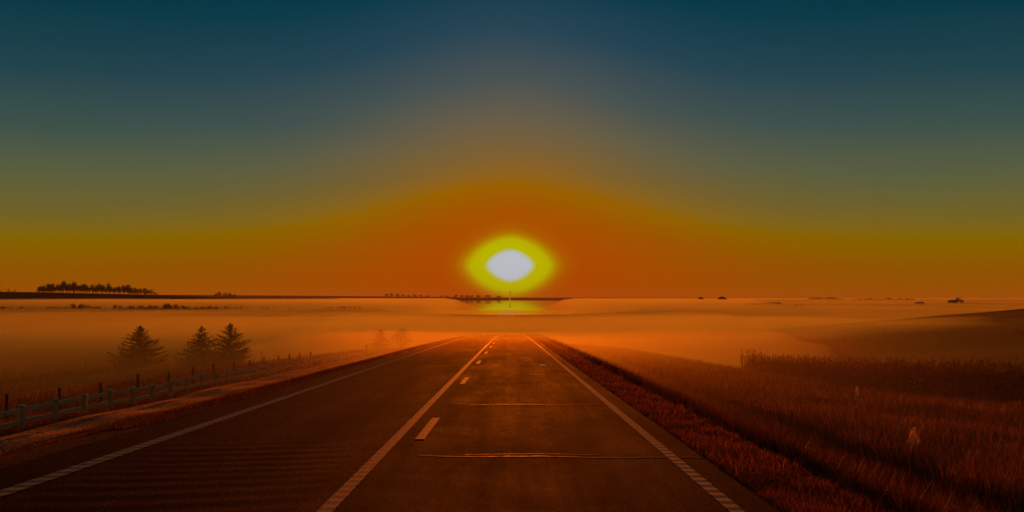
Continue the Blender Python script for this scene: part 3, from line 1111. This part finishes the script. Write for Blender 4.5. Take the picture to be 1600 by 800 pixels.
# thin tower under the sun
d = 5590
x = (797 - 797) / F * d + 1
g = hz(x, d)
top = EYE + (465 - 455.5) / F * d
root = empty('water_tower', (x, d, g))
tag(root, 'thin tower with a small round tank on the skyline under the sun', 'tower')
Ht = top - g
MB().tube([(0, 0, -1), (0, 0, Ht * 0.5), (0, 0, Ht - 8)], [0.8, 0.6, 0.6], 10).build('shaft', M_STEEL, root, smooth=True)
MB().tube([(0, 0, Ht - 9), (0, 0, Ht - 7), (0, 0, Ht - 4), (0, 0, Ht - 1.5), (0, 0, Ht)], [0.9, 3.4, 4.2, 3.2, 0.6], 14).build('tank', M_STEEL, root, smooth=True)


# ------------------------------------------------------------------ farm buildings far to the right
def gabled(name, px, y_px, d, length, depth, hw, hr, label, cat, wall, rz=0.0, door=True, windows=0, hip=False):
    x = (px - 797) / F * d
    base = EYE - (y_px - 465) / F * d
    g = hz(x, d)
    root = empty(name, (x, d, min(g, base)), rz)
    tag(root, label, cat)
    up = max(0.0, base - min(g, base))
    L, D = length / 2, depth / 2
    MB().box(-L, L, -D, D, -1.0, up + hw).build('wall', wall, root)
    r = MB()
    e = 0.35
    z0, z1 = up + hw + 0.02, up + hw + hr
    if hip:
        top = (L * 0.05)
        r.quad((-L - e, -D - e, z0), (L + e, -D - e, z0), (top, 0, z1), (-top, 0, z1))
        r.quad((L + e, D + e, z0), (-L - e, D + e, z0), (-top, 0, z1), (top, 0, z1))
        r.tri((L + e, -D - e, z0), (L + e, D + e, z0), (top, 0, z1))
        r.tri((-L - e, D + e, z0), (-L - e, -D - e, z0), (-top, 0, z1))
    else:
        r.quad((-L - e, -D - e, z0), (L + e, -D - e, z0), (L + e, 0, z1), (-L - e, 0, z1))
        r.quad((L + e, D + e, z0), (-L - e, D + e, z0), (-L - e, 0, z1), (L + e, 0, z1))
        r.tri((L + e, -D - e, z0), (L + e, D + e, z0), (L + e, 0, z1))
        r.tri((-L - e, D + e, z0), (-L - e, -D - e, z0), (-L - e, 0, z1))
    r.quad((-L - e, -D - e, z0), (-L - e, D + e, z0), (L + e, D + e, z0), (L + e, -D - e, z0))
    r.build('roof', M_ROOF, root)
    if door:
        MB().box(-1.2, 1.2, -D - 0.06, -D + 0.02, up, up + min(2.4, hw * 0.85)).build('door', M_POST, root)
    for k in range(windows):
        wx = -L + length * (k + 0.5) / windows
        if abs(wx) > 1.8:
            MB().box(wx - 0.5, wx + 0.5, -D - 0.05, -D + 0.02, up + hw * 0.4, up + hw * 0.75).build('window', M_TAR, root)
    return root


gabled('long_barn', 1178, 477, 950, 16, 8, 1.2, 0.9, 'pale low end of the long farm shed in the far mist', 'barn', M_HWALL, 0, True, 4)
gabled('long_barn', 1205, 477, 945, 17, 9, 1.7, 1.2, 'long low dark farm shed across the far mist', 'barn', M_WALL, 0, True, 4)
gabled('farm_shed', 1437, 476.5, 1000, 8.5, 6, 1.5, 1.7, 'small dark gabled shed alone on the far right mist', 'shed', M_WALL, 0.3)
gabled('farm_house', 1488, 474.5, 1100, 8, 7, 2.3, 2.0, 'little farmhouse under a round tree on the far right', 'house', M_HWALL, 0.2, True, 4)
gabled('pyramid_roofed_building', 1128, 467, 2100, 14, 14, 1.5, 4.2, 'dark pyramid-shaped roof on the far horizon', 'building', M_WALL, 0.4, False, 0, True)
gabled('pyramid_roofed_building', 1095, 466.5, 2300, 10, 10, 1.2, 3.0, 'smaller faint pyramid roof on the horizon nearer the sun', 'building', M_WALL, 0.2, False, 0, True)
for p, top, w, d, lab in ((1224, 474, 8, 950, 'dark round bush right beside the end of the long farm shed'),
                          (1245, 474.5, 7, 955, 'round bush in the mist, first of the pair away from the shed'),
                          (1253, 474.5, 7, 955, 'round bush in the mist, second of the pair away from the shed'),
                          (1496, 464.5, 13, 1105, 'round dark tree rising over the little far farmhouse'),
                          (1503, 467.5, 7, 1105, 'small low tree at the side of the far farmhouse')):
    x = (p - 797) / F * d; g = hz(x, d)
    base = EYE - (478 - 465) / F * d
    H = max((EYE - (top - 465) / F * d) - g, 2)
    tree_at('round_bush' if d < 1000 else 'farm_tree', VAR[int(p) % 5], x, d, H / 10, lab, None, w / F * d / 9 / (H / 10))


def treeline(p0, p1, top, d, label, n):
    V = []; T = []
    cr = MB()
    for i in range(n):
        p = random.uniform(p0, p1)
        x = (p - 797) / F * d; yy = d + random.uniform(-20, 20)
        g = hz(x, yy)
        H = (EYE - (top - 465) / F * d) - g
        edge = min(p - p0, p1 - p) / (p1 - p0) * 6
        z = g + max(H, 2) * random.random() ** 0.6 * min(1, 0.5 + edge) * (0.85 + 0.25 * math.sin(p * 0.9))
        s = d * 0.0012
        u = [Vector((random.gauss(0, 1), random.gauss(0, 1), random.gauss(0, .7))) * s for _ in range(3)]
        c = Vector((x, yy, z))
        cr.tri(tuple(c + u[0]), tuple(c + u[1]), tuple(c + u[2]))
    tag(cr.build('treeline', M_LEAF), label, None, None, 'stuff')


treeline(1264, 1314, 466.3, 2600, 'low far wood on the horizon above the misty hill', 260)
treeline(1330, 1425, 468.3, 2200, 'faint long far wood above the misty hill', 260)
treeline(0, 30, 453.5, 2000, 'faint far wood at the edge behind the dark hill', 120)


# ------------------------------------------------------------------ air
def vol_mat(name, density, color, g):
    m = bpy.data.materials.new(name)
    m.use_nodes = True
    nt = m.node_tree
    nt.nodes.clear()
    v = nt.nodes.new('ShaderNodeVolumePrincipled')
    v.inputs['Color'].default_value = (*color, 1)
    v.inputs['Density'].default_value = density
    v.inputs['Anisotropy'].default_value = g
    o = nt.nodes.new('ShaderNodeOutputMaterial')
    nt.links.new(v.outputs[0], o.inputs['Volume'])
    return m


def air(name, x0, x1, y0, y1, z0, z1, mat, label):
    o = MB().box(x0, x1, y0, y1, z0, z1).build(name, mat)
    return tag(o, label, None, None, 'stuff')


HAZE = vol_mat('haze_air', 0.00005, (1.0, 0.95, 0.62), 0.2)
air('haze', -7600, 7600, -120, 9600, -40, 48, HAZE, 'thin haze over the whole valley')


FOG_MATS = {}


def fog_bank(rows, top, amp, bottom, density, label, taper=60.0, wave=70.0, seed=0, g=0.38, ny=40, nx=46, side_taper=0.0, side_drop=4.0, follow=False, color=(0.84, 1.0, 0.25)):
    """a bank of fog as one closed solid with a softly rolling top. ROWS: (y, x on one side, x on the other)"""
    ry = [r[0] for r in rows]
    ys = np.linspace(ry[0], ry[-1], ny)
    xl, xr = np.interp(ys, ry, [r[1] for r in rows]), np.interp(ys, ry, [r[2] for r in rows])
    u = np.linspace(0, 1, nx)
    X = xl[:, None] + (xr - xl)[:, None] * u[None, :]
    Y = np.repeat(ys[:, None], nx, 1)
    a = seed * 1.7
    W = (np.sin(X / wave * 2.1 + a + 1.2 * np.sin(Y / wave * 0.9 + a)) + np.sin(Y / wave * 3.1 + 2 * a + 0.8 * np.sin(X / wave * 1.3))
         + 0.6 * np.sin(X / wave * 5.3 - Y / wave * 4.1 + 3 * a))
    Z = top + amp * W / 2.0
    if follow:
        Z = Z + zr(Y)
    if taper > 0:
        edge = np.minimum(Y - ys[0], ys[-1] - Y) / taper
        Z = Z - 3.5 * (1 - sstep(edge))
    if side_taper > 0:
        edge = np.minimum(X - xl[:, None], xr[:, None] - X) / side_taper
        Z = Z - side_drop * (1 - sstep(edge))
    v = np.concatenate([np.stack([X, Y, Z], -1).reshape(-1, 3), np.stack([X, Y, np.full_like(X, bottom)], -1).reshape(-1, 3)])
    n = nx * ny
    idx = np.arange(n).reshape(ny, nx)
    f = np.stack([idx[:-1, :-1], idx[:-1, 1:], idx[1:, 1:], idx[1:, :-1]], -1).reshape(-1, 4)
    ring = np.concatenate([idx[0, :-1], idx[:-1, -1], idx[-1, :0:-1], idx[:0:-1, 0]])
    nxt = np.roll(ring, -1)
    side = np.stack([ring + n, nxt + n, nxt, ring], -1)
    key = (density, g, color)
    if key not in FOG_MATS:
        FOG_MATS[key] = vol_mat('valley_fog', density, color, g)
    me = np_mesh('fog_bank', v, [f, f[:, ::-1] + n, side], [FOG_MATS[key]])
    tag(obj('fog_bank', me), label, None, None, 'stuff')


for i, (top, den) in enumerate(((-1.3, .0008), (-3.6, .0008), (-5.6, .0008), (-7.6, .0012))):
    fog_bank([(-60 - i, -900 - i, 900 + i), (305 + 14 * i, -900 - i, 900 + i)], top, 0.35, -34 - i * 0.5, den, 'layer of ground fog lying over the fields near the road', 20, 40, i)
# thin mist added over road and verges, tinted red for the sun's glare
fog_bank([(6, -13, 20), (60, -14, 26), (135, -20, 40)], 0.9, 0.22, -37.1, .0015, 'thin low red-tinted mist added for the glare over the road', 50, 9, 21, g=0.85, ny=60, follow=True, color=(0.95, 0.56, 0.2))
# over the road where it drops away
fog_bank([(45, -22, 24), (110, -32, 42), (175, -50, 60), (222, -60, 70)], -1.15, 0.3, -36.3, .010, 'thick fog rolling over the road where it drops away', 45, 22, 5, side_taper=20.0, side_drop=6.0)
fog_bank([(222, -160, 160), (480, -160, 160)], -7.3, 0.35, -31.6, .009, 'thick fog in the hollow where the road disappears', 20, 50, 6)
fog_bank([(380, -120, 120), (790, -120, 120)], -7.12, 0.3, -32.2, .012, 'low fog over the near shore of the added water', 130, 30, 7)
fog_bank([(560, -210, -14), (1030, -330, -40), (1700, -480, -85), (3000, -760, -165), (4900, -1250, -290)], -1.4, 0.4, -34.2, .0026, 'fog along the far shore of the added water', 160, 90, 17, side_taper=60.0, side_drop=6.0)
fog_bank([(560, 14, 210), (1030, 40, 330), (1700, 85, 480), (3000, 165, 900), (4900, 290, 1500)], -1.4, 0.4, -34.6, .0026, 'fog along the other far shore of the added water', 160, 90, 18, side_taper=60.0, side_drop=6.0)
# left valley, thicker layer by layer behind the spruces and behind the tree row
fog_bank([(240, -420, -45), (560, -900, -14), (1480, -2600, -200)], -6.0, 0.7, -31.0, .0042, 'fog on the valley floor behind the spruces', 70, 60, 8)
fog_bank([(700, -1140, -40), (1480, -2600, -200)], -3.4, 0.8, -32.7, .0017, 'fog bank around the hazy tree row', 90, 70, 9, side_taper=110.0, side_drop=5.0)
fog_bank([(750, -1200, -45), (1480, -2600, -200)], -0.6, 1.0, -33.1, .0044, 'fog behind the hazy tree row', 120, 90, 10, side_taper=110.0, side_drop=5.0)
fog_bank([(1010, -1900, -90), (1480, -2600, -200)], 0.1, 1.1, -33.5, .0016, 'bright fog at the foot of the dark hill', 150, 120, 11, side_taper=110.0, side_drop=5.0)
fog_bank([(1660, -3000, -225), (5000, -5000, -800)], 0.2, 0.8, -30.7, .0010, 'fog beyond the dark hill', 300, 260, 12, side_taper=400.0, side_drop=6.0)
# right valley
fog_bank([(255, 45, 420), (560, 13, 900), (1480, 200, 2600)], -6.2, 0.8, -31.2, .0040, 'fog on the valley floor beyond the corn', 70, 60, 13)
fog_bank([(222, 62, 330), (292, 72, 380)], -4.3, 0.5, -35.2, .016, 'fog between the far corn strip and the dark hill', 12, 40, 22)
fog_bank([(430, 13, 700), (1480, 200, 2600)], -3.6, 0.9, -32.9, .0022, 'fog bank before the far farms', 80, 80, 14, side_taper=110.0, side_drop=5.0)
fog_bank([(1010, 90, 1900), (1480, 200, 2600)], -1.6, 0.8, -33.3, .0030, 'fog behind the far farms', 120, 100, 15, side_taper=110.0, side_drop=5.0)
fog_bank([(1500, 205, 3000), (5000, 800, 5000)], -0.6, 0.8, -30.9, .0010, 'fog beyond the far farms', 300, 260, 16, side_taper=400.0, side_drop=6.0)
